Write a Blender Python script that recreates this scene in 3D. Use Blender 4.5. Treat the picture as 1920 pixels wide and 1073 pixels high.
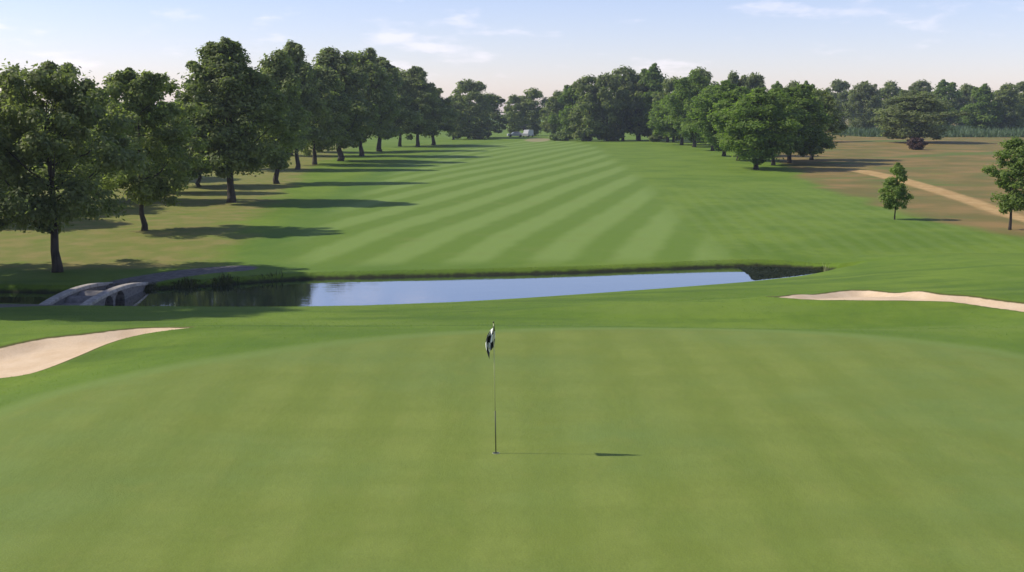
import bpy, math, random
import numpy as np
R = math.radians
for o in list(bpy.data.objects): bpy.data.objects.remove(o, do_unlink=True)
scn = bpy.context.scene
COL = scn.collection

# ------------------------------------------------------------------ camera, light, exposure
W0, H0, FPX, HOR = 1920.0, 1073.0, 2058.0, 215.0
CAM_Z = 5.42
PITCH = math.atan((H0 / 2 - HOR) / FPX)
cam = bpy.data.cameras.new('camera'); camo = bpy.data.objects.new('camera', cam); COL.objects.link(camo)
cam.sensor_width = 36; cam.lens = 36 * FPX / W0
cam.clip_start = 0.1; cam.clip_end = 9000
camo.location = (0, 0, CAM_Z); camo.rotation_euler = (math.pi / 2 - PITCH, 0, 0)
scn.camera = camo

SUN_EL, SUN_AZ = 42.0, -85.0          # azimuth clockwise from +Y: the sun stands at the left
sd = bpy.data.lights.new('sun', 'SUN'); sd.energy = 3.25; sd.angle = R(0.9); sd.color = (1.0, 0.93, 0.82)
so = bpy.data.objects.new('sun', sd); COL.objects.link(so)
so.rotation_euler = (R(90 - SUN_EL), 0, R(180 - SUN_AZ))
w = bpy.data.worlds.new('World'); scn.world = w; w.use_nodes = True
nt = w.node_tree; nt.nodes.clear()
wo = nt.nodes.new('ShaderNodeOutputWorld'); bg = nt.nodes.new('ShaderNodeBackground')
sky = nt.nodes.new('ShaderNodeTexSky'); sky.sky_type = 'NISHITA'; sky.sun_disc = False
sky.sun_elevation = R(SUN_EL); sky.sun_rotation = R(SUN_AZ)
sky.air_density = 1.0; sky.dust_density = 0.35; sky.ozone_density = 4.0; sky.altitude = 100
bg.inputs['Strength'].default_value = 0.135
# thin clouds: noise in a flat cloud layer seen from below
tc = nt.nodes.new('ShaderNodeTexCoord'); sx = nt.nodes.new('ShaderNodeSeparateXYZ')
nt.links.new(tc.outputs['Generated'], sx.inputs[0])
def wmath(op, a, b=None):
    n = nt.nodes.new('ShaderNodeMath'); n.operation = op
    for i, v in enumerate((a, b)):
        if v is None: continue
        if isinstance(v, (int, float)): n.inputs[i].default_value = v
        else: nt.links.new(v, n.inputs[i])
    return n.outputs[0]
zc = wmath('MAXIMUM', sx.outputs[2], 0.02)
zc2 = wmath('ADD', zc, 0.20)
cx = wmath('DIVIDE', sx.outputs[0], zc2); cy = wmath('DIVIDE', sx.outputs[1], zc2)
cmb = nt.nodes.new('ShaderNodeCombineXYZ'); nt.links.new(cx, cmb.inputs[0]); nt.links.new(cy, cmb.inputs[1])
def wnoise(scale, detail, vec, loc):
    mp = nt.nodes.new('ShaderNodeMapping'); mp.inputs['Location'].default_value = loc
    nt.links.new(vec, mp.inputs[0])
    n = nt.nodes.new('ShaderNodeTexNoise'); n.inputs['Scale'].default_value = scale
    n.inputs['Detail'].default_value = detail; n.inputs['Roughness'].default_value = 0.55
    nt.links.new(mp.outputs[0], n.inputs['Vector']); return n.outputs[0]
n1 = wnoise(4.2, 5, cmb.outputs[0], (3.1, 7.7, 0)); n2 = wnoise(1.1, 2, cmb.outputs[0], (11, 2, 0))
mr = nt.nodes.new('ShaderNodeMapRange'); mr.interpolation_type = 'SMOOTHSTEP'
nt.links.new(wmath('ADD', n1, wmath('MULTIPLY', n2, 0.5)), mr.inputs[0])
mr.inputs[1].default_value = 0.80; mr.inputs[2].default_value = 1.02; mr.inputs[3].default_value = 0; mr.inputs[4].default_value = 0.36
mx = nt.nodes.new('ShaderNodeMix'); mx.data_type = 'RGBA'
nt.links.new(mr.outputs[0], mx.inputs[0]); tint = nt.nodes.new('ShaderNodeMix'); tint.data_type = 'RGBA'; tint.blend_type = 'MULTIPLY'; tint.inputs[0].default_value = 1
nt.links.new(sky.outputs[0], tint.inputs[6]); tint.inputs[7].default_value = (.90, .745, .815, 1); nt.links.new(tint.outputs[2], mx.inputs[6])
mx.inputs[7].default_value = (6.6, 6.0, 6.4, 1)
nt.links.new(mx.outputs[2], bg.inputs['Color']); nt.links.new(bg.outputs[0], wo.inputs[0])
scn.view_settings.view_transform = 'Standard'; scn.view_settings.look = 'None'
scn.view_settings.exposure = 0.60; scn.view_settings.gamma = 1
scn.render.engine = 'CYCLES'

# ------------------------------------------------------------------ helpers
def tag(o, label=None, cat=None, group=None, kind=None):
    if label: o['label'] = label
    if cat: o['category'] = cat
    if group: o['group'] = group
    if kind: o['kind'] = kind
    return o
def link_mesh(name, me, mat=None, parent=None):
    o = bpy.data.objects.new(name, me); COL.objects.link(o)
    if mat: me.materials.append(mat)
    if parent: o.parent = parent
    return o
def np_mesh(name, V, F, smooth=True, attrs=None):
    """V (n,3) array; F (m,k) array with k = 3 or 4"""
    me = bpy.data.meshes.new(name)
    V = np.asarray(V, dtype=np.float32); F = np.asarray(F, dtype=np.int32)
    k = F.shape[1]
    me.vertices.add(len(V)); me.vertices.foreach_set('co', V.ravel())
    me.loops.add(F.size); me.loops.foreach_set('vertex_index', F.ravel())
    me.polygons.add(len(F)); me.polygons.foreach_set('loop_start', np.arange(0, F.size, k, dtype=np.int32))
    me.polygons.foreach_set('loop_total', np.full(len(F), k, dtype=np.int32))
    me.polygons.foreach_set('use_smooth', np.full(len(F), smooth, dtype=bool))
    for an, av in (attrs or {}).items():
        a = me.attributes.new(an, 'FLOAT', 'POINT'); a.data.foreach_set('value', np.asarray(av, dtype=np.float32))
    me.update(calc_edges=True); return me
def empty(name, loc, rz=0.0, scale=(1, 1, 1)):
    o = bpy.data.objects.new(name, None); COL.objects.link(o)
    o.location = loc; o.rotation_euler = (0, 0, rz); o.scale = scale; o.empty_display_size = 0.2
    return o
def sstep(a, b, x):
    t = np.clip((np.asarray(x, dtype=float) - a) / (b - a), 0, 1); return t * t * (3 - 2 * t)

class MB:
    """collects boxes, tubes and strips into one mesh"""
    def __init__(s): s.v = []; s.f = []; s.m = []
    def add(s, V, F, mi=0):
        b = len(s.v); s.v += [tuple(p) for p in V]; s.f += [tuple(i + b for i in f) for f in F]; s.m += [mi] * len(F)
    def box(s, c, d, mi=0, taper=0.0, rz=0.0):
        hx, hy, hz = d[0] / 2, d[1] / 2, d[2] / 2
        P = []
        for z in (-1, 1):
            k = 1 - taper if z > 0 else 1
            for x, y in ((-1, -1), (1, -1), (1, 1), (-1, 1)):
                X, Y = x * hx * k, y * hy * k
                P.append((c[0] + X * math.cos(rz) - Y * math.sin(rz), c[1] + X * math.sin(rz) + Y * math.cos(rz), c[2] + z * hz))
        s.add(P, [(3, 2, 1, 0), (4, 5, 6, 7), (0, 1, 5, 4), (1, 2, 6, 5), (2, 3, 7, 6), (3, 0, 4, 7)], mi)
    def tube(s, pts, rad, n=8, mi=0, cap=True):
        pts = [np.array(p, float) for p in pts]; rings = []
        for i, p in enumerate(pts):
            d = pts[min(i + 1, len(pts) - 1)] - pts[max(i - 1, 0)]; d /= (np.linalg.norm(d) + 1e-9)
            a = np.cross(d, (0, 0, 1.0)) if abs(d[2]) < 0.95 else np.cross(d, (1.0, 0, 0)); a /= np.linalg.norm(a)
            b = np.cross(d, a); r = rad[i] if hasattr(rad, '__len__') else rad
            rings.append([p + r * (a * math.cos(t) + b * math.sin(t)) for t in [2 * math.pi * j / n for j in range(n)]])
        V = [q for r_ in rings for q in r_]; F = []
        for i in range(len(pts) - 1):
            for j in range(n):
                F.append((i * n + j, i * n + (j + 1) % n, (i + 1) * n + (j + 1) % n, (i + 1) * n + j))
        if cap: F.append(tuple(range(n - 1, -1, -1))); F.append(tuple(range((len(pts) - 1) * n, len(pts) * n)))
        s.add(V, F, mi)
    def mesh(s, name, mats=(), smooth=False):
        me = bpy.data.meshes.new(name); me.from_pydata(s.v, [], s.f)
        for m in mats: me.materials.append(m)
        for p, mi in zip(me.polygons, s.m): p.material_index = mi; p.use_smooth = smooth
        me.update(); return me
    def build(s, name, mats=(), parent=None, smooth=False):
        return link_mesh(name, s.mesh(name, mats, smooth), None, parent)

# ------------------------------------------------------------------ node material helper
class NM:
    def __init__(s, name):
        s.m = bpy.data.materials.new(name); s.m.use_nodes = True; s.t = s.m.node_tree; s.t.nodes.clear()
        s.out = s.t.nodes.new('ShaderNodeOutputMaterial')
        s.b = s.t.nodes.new('ShaderNodeBsdfPrincipled'); s.t.links.new(s.b.outputs[0], s.out.inputs[0])
        s.g = s.t.nodes.new('ShaderNodeNewGeometry'); s.pos = s.g.outputs['Position']
        s._x = None
    def lk(s, a, sock):
        if isinstance(a, (int, float)): sock.default_value = a
        elif isinstance(a, tuple): sock.default_value = a if len(a) == 4 or sock.type == 'VECTOR' else a + (1,)
        else: s.t.links.new(a, sock)
    def math(s, op, a, b=0.0, clamp=False):
        n = s.t.nodes.new('ShaderNodeMath'); n.operation = op; n.use_clamp = clamp
        s.lk(a, n.inputs[0]); s.lk(b, n.inputs[1]); return n.outputs[0]
    def xyz(s):
        if s._x is None:
            n = s.t.nodes.new('ShaderNodeSeparateXYZ'); s.lk(s.pos, n.inputs[0]); s._x = n.outputs
        return s._x
    def comb(s, x, y, z=0.0):
        n = s.t.nodes.new('ShaderNodeCombineXYZ'); s.lk(x, n.inputs[0]); s.lk(y, n.inputs[1]); s.lk(z, n.inputs[2]); return n.outputs[0]
    def mapping(s, scale=(1, 1, 1), loc=(0, 0, 0), rot=(0, 0, 0), vec=None):
        n = s.t.nodes.new('ShaderNodeMapping'); s.lk(vec or s.pos, n.inputs[0])
        n.inputs['Scale'].default_value = scale; n.inputs['Location'].default_value = loc; n.inputs['Rotation'].default_value = rot
        return n.outputs[0]
    def noise(s, scale, detail=3, vec=None, rough=0.55):
        n = s.t.nodes.new('ShaderNodeTexNoise'); n.inputs['Scale'].default_value = scale
        n.inputs['Detail'].default_value = detail; n.inputs['Roughness'].default_value = rough
        s.lk(vec or s.pos, n.inputs['Vector']); return n.outputs[0]
    def attr(s, name):
        n = s.t.nodes.new('ShaderNodeAttribute'); n.attribute_name = name; return n.outputs['Fac']
    def ramp(s, x, a, b, lo=0.0, hi=1.0):
        n = s.t.nodes.new('ShaderNodeMapRange'); n.interpolation_type = 'SMOOTHSTEP'
        s.lk(x, n.inputs[0]); s.lk(a, n.inputs[1]); s.lk(b, n.inputs[2]); s.lk(lo, n.inputs[3]); s.lk(hi, n.inputs[4]); return n.outputs[0]
    def mix(s, f, a, b, mode='MIX'):
        n = s.t.nodes.new('ShaderNodeMix'); n.data_type = 'RGBA'; n.blend_type = mode
        s.lk(f, n.inputs[0]); s.lk(a, n.inputs[6]); s.lk(b, n.inputs[7]); return n.outputs[2]
    def scalecol(s, c, f):
        v = s.comb(f, f, f); return s.mix(1.0, c, v, 'MULTIPLY')
    def bump(s, h, strength, dist):
        n = s.t.nodes.new('ShaderNodeBump'); n.inputs['Strength'].default_value = strength; n.inputs['Distance'].default_value = dist
        s.lk(h, n.inputs['Height']); s.t.links.new(n.outputs[0], s.b.inputs['Normal']); return n
    def set(s, **k):
        for a, v in k.items(): s.lk(v, s.b.inputs[a.replace('_', ' ')])
        return s.m

# ------------------------------------------------------------------ terrain
WATER_Z = -2.2
def ray(px, py):
    dx = (px - W0 / 2) / FPX; dv = -(py - H0 / 2) / FPX
    c, s_ = math.cos(PITCH), math.sin(PITCH)
    return np.array([dx, c + dv * s_, -s_ + dv * c])
def on_plane(px, py, z=WATER_Z):
    d = ray(px, py); t = (z - CAM_Z) / d[2]; return (d[0] * t, d[1] * t)
NEAR_PX = [(-900, 570), (-300, 570), (0, 573), (120, 577), (250, 581), (420, 582), (560, 582), (700, 579), (860, 572), (980, 564), (1100, 555), (1240, 544), (1380, 532), (1480, 520), (1552, 509)]
FAR_PX = [(-900, 545), (-300, 546), (0, 548), (120, 549), (250, 545), (400, 536), (560, 525), (700, 521), (880, 517), (1050, 513), (1210, 507), (1370, 501), (1480, 502), (1552, 507)]
near_xy = np.array([on_plane(*p) for p in NEAR_PX]); far_xy = np.array([on_plane(*p) for p in FAR_PX])
PY = np.array([-60, 10, 26, 54, 66, 100, 150, 220, 400, 1000, 4000.]); PZ = np.array([0.2, 0.1, 0.0, -1.93, -1.52, -1.38, -1.25, -1.0, -0.55, 0.2, 6.0])
def prof(y): return np.interp(y, PY, PZ)
def z0(x, y):
    x = np.asarray(x, float); y = np.asarray(y, float)
    ys = np.interp(x, near_xy[:, 0], near_xy[:, 1]); yf = np.interp(x, far_xy[:, 0], far_xy[:, 1])
    right = sstep(13, 22, x)
    zs = -2.08 + right * 0.75
    y0 = 28.6 + 0.15 * np.sin(x * 0.3)
    nearz = 0.10 - 0.004 * np.clip(y, -50, 40) + 0 * x
    t = (y - y0) / (ys - y0); t = np.minimum(1, .5 * (t + np.sqrt(t * t + .012)))
    t2 = t + 0.06 * np.sin(t * math.pi * 2)
    z = nearz + (zs - nearz) * t2
    z = np.where(y > ys, zs + (prof(np.maximum(y, 54)) - zs) * sstep(0, 1, (y - ys) / np.maximum(yf - ys, 4.0)), z)
    # the green falls away on both sides
    z = z - 0.75 * sstep(-6.5, -16, x) * sstep(33, 24, y) - 0.25 * sstep(13, 22, x) * sstep(36, 26, y)
    # dry ground rising on the right, left rough
    z = z + 1.1 * sstep(25, 95, x) * sstep(80, 300, y) + 0.5 * sstep(-20, -60, x) * sstep(60, 160, y)
    # broad undulation
    z = z + 0.10 * np.sin(x * 0.11 + 1.3) * np.sin(y * 0.07) * sstep(58, 90, y)
    z = z + 0.05 * np.sin(x * 0.45 + 0.5) * np.cos(y * 0.38) * sstep(34, 26, y)
    # mounds behind the right of the green, a hollow before them
    z = z + 0.40 * np.exp(-((x - 12.5) / 6.0) ** 2 - ((y - 36.0) / 2.2) ** 2) - 0.30 * np.exp(-((x - 8.5) / 6.5) ** 2 - ((y - 31.0) / 1.8) ** 2)
    z = z + 0.22 * np.exp(-((x - 3.5) / 4.0) ** 2 - ((y - 35.0) / 1.8) ** 2)
    return z
def at(px, py, zf=None):
    zf = zf or z0
    d = ray(px, py); t = 6.0; last = t
    while t < 6000:
        p = d * t
        if p[2] + CAM_Z < zf(p[0], p[1]): break
        last = t; t *= 1.01
    a, b = last, t
    for _ in range(24):
        m = (a + b) / 2; p = d * m
        if p[2] + CAM_Z < zf(p[0], p[1]): b = m
        else: a = m
    p = d * a; return (p[0], p[1])
def smooth_poly(P, n=6, closed=True):
    P = np.array(P, float); N = len(P); out = []
    rng_ = range(N) if closed else range(N - 1)
    for i in rng_:
        g = (lambda k: P[k % N]) if closed else (lambda k: P[min(max(k, 0), N - 1)])
        p0, p1, p2, p3 = g(i - 1), g(i), g(i + 1), g(i + 2)
        for j in range(n):
            t = j / n
            out.append(0.5 * ((2 * p1) + (-p0 + p2) * t + (2 * p0 - 5 * p1 + 4 * p2 - p3) * t * t + (-p0 + 3 * p1 - 3 * p2 + p3) * t ** 3))
    if not closed: out.append(P[-1])
    return np.array(out)
def seg_dist(X, Y, P, closed=True):
    D = np.full(X.shape, 1e9); N = len(P)
    for i in range(N if closed else N - 1):
        a, b = P[i], P[(i + 1) % N]; ex, ey = b - a; L = ex * ex + ey * ey + 1e-12
        t = np.clip(((X - a[0]) * ex + (Y - a[1]) * ey) / L, 0, 1)
        D = np.minimum(D, (X - a[0] - t * ex) ** 2 + (Y - a[1] - t * ey) ** 2)
    return np.sqrt(D)
def sdf(X, Y, P, reach=40.0):
    """signed distance, negative inside; exact only within reach of the outline"""
    lo = P.min(0) - reach; hi = P.max(0) + reach
    out = np.full(X.shape, float(reach)); m = (X > lo[0]) & (X < hi[0]) & (Y > lo[1]) & (Y < hi[1])
    x, y = X[m], Y[m]; d = seg_dist(x, y, P); ins = np.zeros(x.shape, bool); N = len(P)
    for i in range(N):
        a, b = P[i], P[(i + 1) % N]
        c = ((a[1] > y) != (b[1] > y)) & (x < (b[0] - a[0]) * (y - a[1]) / (b[1] - a[1] + 1e-12) + a[0])
        ins ^= c
    out[m] = np.clip(np.where(ins, -d, d), -reach, reach); return out
def px_poly(pts, n=6): return smooth_poly([at(*p) for p in pts], n)

creek = np.array(list(near_xy) + list(far_xy[::-1]))
creek = smooth_poly(creek, 4)
gp = [at(p[0], p[1] + 9) for p in [(0, 772), (130, 728), (300, 690), (480, 661), (660, 636), (860, 619), (1050, 611), (1250, 609), (1420, 613), (1600, 624), (1780, 643), (1920, 666)]]
green_poly = smooth_poly(gp + [(14.5, 19), (15.2, 13), (13, 6), (7, 1), (0, -1.5), (-7, 1), (-11.5, 7), (-12.2, 13)], 6)
fair_poly = px_poly([(560, 488), (575, 458), (610, 420), (660, 385), (705, 350), (745, 325), (800, 300), (880, 275), (960, 266), (1050, 264), (1105, 272), (1150, 300), (1195, 335), (1240, 380), (1290, 430), (1350, 482), (1200, 488), (1000, 491), (780, 494), (640, 496)])
sand1 = smooth_poly([at(*p) for p in [(-260, 690), (-120, 678), (0, 655), (80, 638), (170, 628), (260, 618), (350, 616), (345, 618), (265, 629), (205, 645), (150, 668), (90, 692), (50, 704), (0, 711), (-120, 722), (-260, 722)]], 6)
sand2 = smooth_poly([at(*p) for p in [(1440, 558), (1480, 556), (1560, 550), (1640, 547), (1740, 550), (1820, 558), (1900, 569), (2050, 580), (2150, 600), (2080, 612), (1940, 590), (1860, 578), (1780, 567), (1700, 565), (1580, 564), (1500, 562)]], 6)
path_line = smooth_poly([(-40, 33.4), (-30, 34.6), (-24, 35.6), (-20, 37.4), (-17.9, 39.6), (-17.1, 41.4), (-17.0, 44.5), (-16.9, 48.0), (-16.3, 49.6), (-15.4, 51.0), (-14.4, 52.0), (-13.4, 52.6)], 5, False)
track_line = smooth_poly([at(*p) for p in [(2200, 470), (2010, 432), (1920, 411), (1870, 396), (1810, 374), (1740, 352), (1690, 338), (1650, 328), (1610, 320)]], 5, False)
crop_poly = np.array([at(*p) for p in [(1560, 257), (1700, 258), (1850, 259), (2100, 262), (2100, 247), (1850, 245), (1700, 245), (1560, 245)]])
farsand = smooth_poly([at(*p) for p in [(985, 263), (1005, 259), (1030, 261), (1022, 265), (1000, 266)]], 4)

# bridge frame: axis from (BX, 41) to (BX, 48)
BX0, BX1, BY0, BY1 = -18.0, -16.15, 41.0, 48.0

def zfinal(x, y, dc=None, d1=None, d2=None, full=True):
    x = np.asarray(x, float); y = np.asarray(y, float); z = z0(x, y)
    if dc is None:
        X = np.atleast_1d(x); Y = np.atleast_1d(y)
        dc = sdf(X, Y, creek, 6).reshape(x.shape if x.shape else (1,)); d1 = sdf(X, Y, sand1, 6); d2 = sdf(X, Y, sand2, 6)
    ymid = (np.interp(x, near_xy[:, 0], near_xy[:, 1]) + np.interp(x, far_xy[:, 0], far_xy[:, 1])) / 2
    farside = y > ymid
    s_ = np.where(farside, sstep(-0.05, 0.5, dc) ** 0.6, sstep(-0.1, 1.6, dc))
    base = WATER_Z - 0.06
    bank = np.where(farside, np.maximum(z, -1.99), z)
    z = np.where(dc < 4.0, base + (bank - base) * s_ * 1.0, z)
    z = np.where(dc < 0, base - np.minimum(0.9, -dc * 0.45), z)
    for d in (d1, d2):
        z = z - 0.16 * sstep(0.02, -0.6, d) + 0.05 * np.exp(-((d - 0.25) / 0.3) ** 2)
    # causeway for the path at the bridge ends
    return z

def grid():
    rows = []; y = -9.0
    while y < 3500:
        rows.append(y); v = y + 15
        y += 0.11 if 43 < y < 59 else v * (0.0048 if y < 70 else 0.008 if y < 420 else 0.03)
    rows = np.array(rows)
    tf = np.concatenate([-np.geomspace(6, 0.62, 34)[:-1], np.arange(-0.60, 0.6001, 0.0026), np.geomspace(0.62, 6, 34)])
    T, Yg = np.meshgrid(tf, rows); X = (Yg + 15) * T
    return X, Yg
X, Y = grid()
dc = sdf(X, Y, creek, 12); dg = sdf(X, Y, green_poly, 12); df = sdf(X, Y, fair_poly, 40)
d1 = sdf(X, Y, sand1, 6); d2 = sdf(X, Y, sand2, 6); d3 = sdf(X, Y, farsand, 6)
dpath = seg_dist(X, Y, path_line, False) - 1.05
dtrack = seg_dist(X, Y, track_line, False) - (0.30 + 0.010 * np.clip(Y - 40, 0, 100))
dcrop = sdf(X, Y, crop_poly, 30)
Z = zfinal(X, Y, dc, d1, d2)
Z = Z - 0.02 * sstep(0.1, -0.3, dpath) * (Y < 90)
# dryness of the rough: left under the trees, right beyond the mown edge
lx = np.interp(Y, [40, 55, 70, 90, 130, 200, 320, 700], [-14.5, -14.0, -16.0, -19, -23, -30, -40, -60])
rx = np.interp(Y, [40, 52, 62, 75, 90, 110, 140, 200, 300, 700], [60, 34, 27, 25, 26, 28, 33, 43, 60, 120])
dry_l = sstep(lx + 3.5, lx - 3.5, X) * sstep(49, 54, Y); dry_r = sstep(rx - 1.5, rx + 5, X) * sstep(44, 60, Y)
attrs = dict(sd_green=dg, sd_fair=df, sd_sand=np.minimum(d1, d2), sd_tan=d3, sd_path=dpath, sd_track=dtrack,
             dry_l=dry_l, dry_r=dry_r, sd_creek=dc)
nr, nc = X.shape
VI = np.arange(nr * nc).reshape(nr, nc)
F = np.stack([VI[:-1, :-1], VI[:-1, 1:], VI[1:, 1:], VI[1:, :-1]], -1).reshape(-1, 4)
V = np.stack([X, Y, Z], -1).reshape(-1, 3)
def fc(a): a = a.ravel(); return a[F].mean(1)
zone = np.zeros(len(F), int)
zone[fc(df) < 0] = 2; zone[fc(dg) < 0] = 1
zone[fc(dpath) < 0] = 4; zone[fc(dtrack) < 0] = 5
zone[fc(d1) < 0] = 3; zone[fc(d2) < 0] = 6; zone[fc(d3) < 0] = 7

# ground material
g = NM('turf'); x_, y_, z_ = g.xyz()
fine = g.noise(38, 3); mid = g.noise(2.3, 4, g.mapping((1, 0.55, 1))); big = g.noise(0.16, 4); big2 = g.noise(0.045, 3, g.mapping(loc=(9, 4, 0)))
patch = g.noise(0.55, 5, g.mapping((1, 1, 1), (5, 2, 0)))
edge_n = g.math('MULTIPLY', g.math('SUBTRACT', g.noise(3.0, 3), 0.5), 0.25)
rough_c = g.mix(g.ramp(big, .35, .65), (.122, .205, .020), (.175, .262, .030))
rough_c = g.mix(g.ramp(patch, .45, .75, 0, .55), rough_c, (.185, .258, .034))
rough_c = g.mix(g.ramp(mid, .40, .72, 0, .25), rough_c, (.085, .150, .022))
band = g.noise(.20, 4, g.mapping((.55, 2.4, 1), (2, 6, 0)))
nearm = g.ramp(y_, 54, 46)
rough_c = g.mix(g.math('MULTIPLY', nearm, g.ramp(band, .48, .66, 0, .6)), rough_c, (.074, .142, .020))
rough_c = g.mix(g.math('MULTIPLY', nearm, g.ramp(band, .46, .34, 0, .5)), rough_c, (.165, .240, .040))
# mowing lines in the right-hand rough
u2 = g.math('SUBTRACT', g.math('MULTIPLY', x_, .998), g.math('MULTIPLY', y_, .066))
l2 = g.math('SINE', g.math('ADD', g.math('MULTIPLY', u2, 5.2), g.math('MULTIPLY', big, 3)))
l2m = g.math('MULTIPLY', g.ramp(l2, -.6, .9), g.math('MULTIPLY', g.ramp(x_, 3, 9), g.math('MULTIPLY', g.ramp(y_, 54, 60), g.ramp(y_, 130, 70))))
rough_c = g.mix(g.math('MULTIPLY', l2m, .20), rough_c, (.200, .285, .075))
# dry grass
dl_n = g.math('ADD', g.attr('dry_l'), g.math('MULTIPLY', g.math('SUBTRACT', g.noise(.28, 4), .5), 1.5))
dr_n = g.math('ADD', g.attr('dry_r'), g.math('MULTIPLY', g.math('SUBTRACT', g.noise(.10, 4, g.mapping(loc=(3, 8, 0))), .5), 1.5))
dry_c = g.mix(g.ramp(g.noise(.7, 4), .35, .7), (.195, .215, .048), (.285, .240, .080))
tan_c = g.mix(g.ramp(g.noise(.16, 5, g.mapping(loc=(1, 9, 0))), .35, .68), (.185, .155, .045), (.320, .205, .075))
tan_c = g.mix(g.ramp(g.noise(.5, 4, g.mapping(loc=(31, 9, 0))), .5, .75, 0, .6), tan_c, (.13, .17, .045))
tan_c = g.mix(g.ramp(g.noise(.045, 3, g.mapping((.8, 1.6, 1), (14, 3, 0))), .54, .64, 0, .8), tan_c, (.125, .185, .040))
c = g.mix(g.ramp(dl_n, .45, .95, 0, .92), rough_c, dry_c)
c = g.mix(g.ramp(dr_n, .40, .90, 0, .95), c, tan_c)
# fairway stripes
A = R(13.5)
u = g.math('SUBTRACT', g.math('MULTIPLY', x_, math.cos(A)), g.math('MULTIPLY', y_, math.sin(A)))
u = g.math('ADD', u, g.math('MULTIPLY', g.math('SUBTRACT', g.noise(.35, 2), .5), .9))
st = g.ramp(g.math('SINE', g.math('MULTIPLY', u, 2 * math.pi / 4.0)), -.7, .7)
fair_c = g.mix(st, (.143, .230, .030), (.203, .296, .062))
fair_c = g.mix(g.ramp(patch, .5, .8, 0, .5), fair_c, (.20, .25, .055))
sdf_f = g.math('ADD', g.attr('sd_fair'), g.math('MULTIPLY', edge_n, 4))
# darker first cut round the fairway
c = g.mix(g.math('MULTIPLY', g.math('MULTIPLY', g.ramp(sdf_f, 4.2, 2.0), .45), g.ramp(x_, 2, -8)), c, (.088, .180, .030))
c = g.mix(g.ramp(sdf_f, 1.8, -1.4), c, fair_c)
# green and its fringe
sgn = g.math('ADD', g.attr('sd_green'), g.math('MULTIPLY', edge_n, .35))
gs = g.ramp(g.math('SINE', g.math('ADD', g.math('MULTIPLY', x_, 4.1), g.math('MULTIPLY', big, 5))), -.7, .7, .1, .8)
gs2 = g.ramp(g.math('SINE', g.math('ADD', g.math('MULTIPLY', y_, 3.1), g.math('MULTIPLY', patch, 4))), -.7, .7)
green_c = g.mix(gs, (.186, .242, .042), (.224, .278, .056))
green_c = g.mix(g.math('MULTIPLY', gs2, .28), green_c, (.168, .228, .042))
green_c = g.mix(g.ramp(big, .42, .66, 0, .55), green_c, (.165, .245, .062))
blot = g.noise(.75, 4, g.mapping((.7, 1.5, 1), (4, 4, 0)))
green_c = g.mix(g.ramp(blot, .42, .62, 0, .35), green_c, (.172, .222, .038))
green_c = g.mix(g.ramp(mid, .5, .75, 0, .35), green_c, (.230, .265, .056))
c = g.mix(g.math('MULTIPLY', g.ramp(sgn, 2.6, 1.5), .38), c, (.095, .180, .026))
c = g.mix(g.ramp(sgn, 1.0, .25), c, (.182, .260, .056))
c = g.mix(g.ramp(sgn, .30, -.25), c, green_c)
c = g.mix(g.ramp(g.attr('sd_tan'), .8, -.3, 0, .8), c, (.36, .30, .17))
# rank dark band of weeds and mud at the water
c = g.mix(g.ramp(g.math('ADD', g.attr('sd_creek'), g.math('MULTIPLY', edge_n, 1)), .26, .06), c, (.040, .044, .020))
# grey cart path, dirt track, sand with a dark soil lip
gravel = g.mix(g.ramp(g.noise(4, 4), .3, .7), (.13, .12, .105), (.22, .20, .18))
c = g.mix(g.ramp(g.math('ADD', g.attr('sd_path'), edge_n), .12, -.12), c, gravel)
dirt = g.mix(g.ramp(g.noise(1.2, 4), .3, .7), (.44, .28, .10), (.56, .38, .16))
c = g.mix(g.ramp(g.math('ADD', g.attr('sd_track'), g.math('MULTIPLY', edge_n, 2.5)), .5, -.25), c, dirt)
ss = g.math('ADD', g.attr('sd_sand'), g.math('MULTIPLY', edge_n, .4))
c = g.mix(g.math('MULTIPLY', g.ramp(ss, .20, .06), .75), c, (.10, .075, .028))
sand = g.mix(g.ramp(g.noise(1.6, 5), .3, .7), (.70, .52, .32), (.78, .60, .39))
c = g.mix(g.ramp(ss, .03, -.04), c, sand)
c = g.scalecol(c, g.math('ADD', .60, g.math('MULTIPLY', g.math('ADD', fine, g.math('MULTIPLY', g.noise(11, 3, g.mapping((1, .6, 1))), .35)), .32)))
g.bump(g.math('MULTIPLY', g.math('ADD', g.math('MULTIPLY', fine, .3), mid), g.ramp(ss, -.1, .1, .25, 1)), .35, .05)
TURF = g.set(Base_Color=c, Roughness=.85, Specular_IOR_Level=.12)

names = {0: ('ground', 'grassy rough ground of the golf course', 'ground'), 1: ('putting_green', 'large smooth pale green putting surface in the foreground', 'putting green'),
         2: ('fairway', 'fairway mown in diagonal light and dark stripes beyond the pond', 'fairway'),
         3: ('sand_bunker', 'wide pale sand bunker at the left of the putting green', 'bunker'),
         6: ('sand_bunker', 'long thin pale sand bunker behind the right of the putting green', 'bunker'),
         7: ('sand_patch', 'tiny pale tan patch at the far end of the fairway', 'sand'),
         4: ('cart_path', 'grey gravel path crossing the small stone bridge', 'path'),
         5: ('dirt_track', 'bare orange dirt track across the dry ground at the right', 'track')}
for k, (nm, lab, cat) in names.items():
    Fk = F[zone == k]
    if not len(Fk): continue
    ids, inv = np.unique(Fk, return_inverse=True)
    at_k = {a: v.ravel()[ids] for a, v in attrs.items()}
    me = np_mesh(nm, V[ids], inv.reshape(-1, 4), True, at_k)
    tag(link_mesh(nm, me, TURF), lab, cat, kind='structure')

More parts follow.
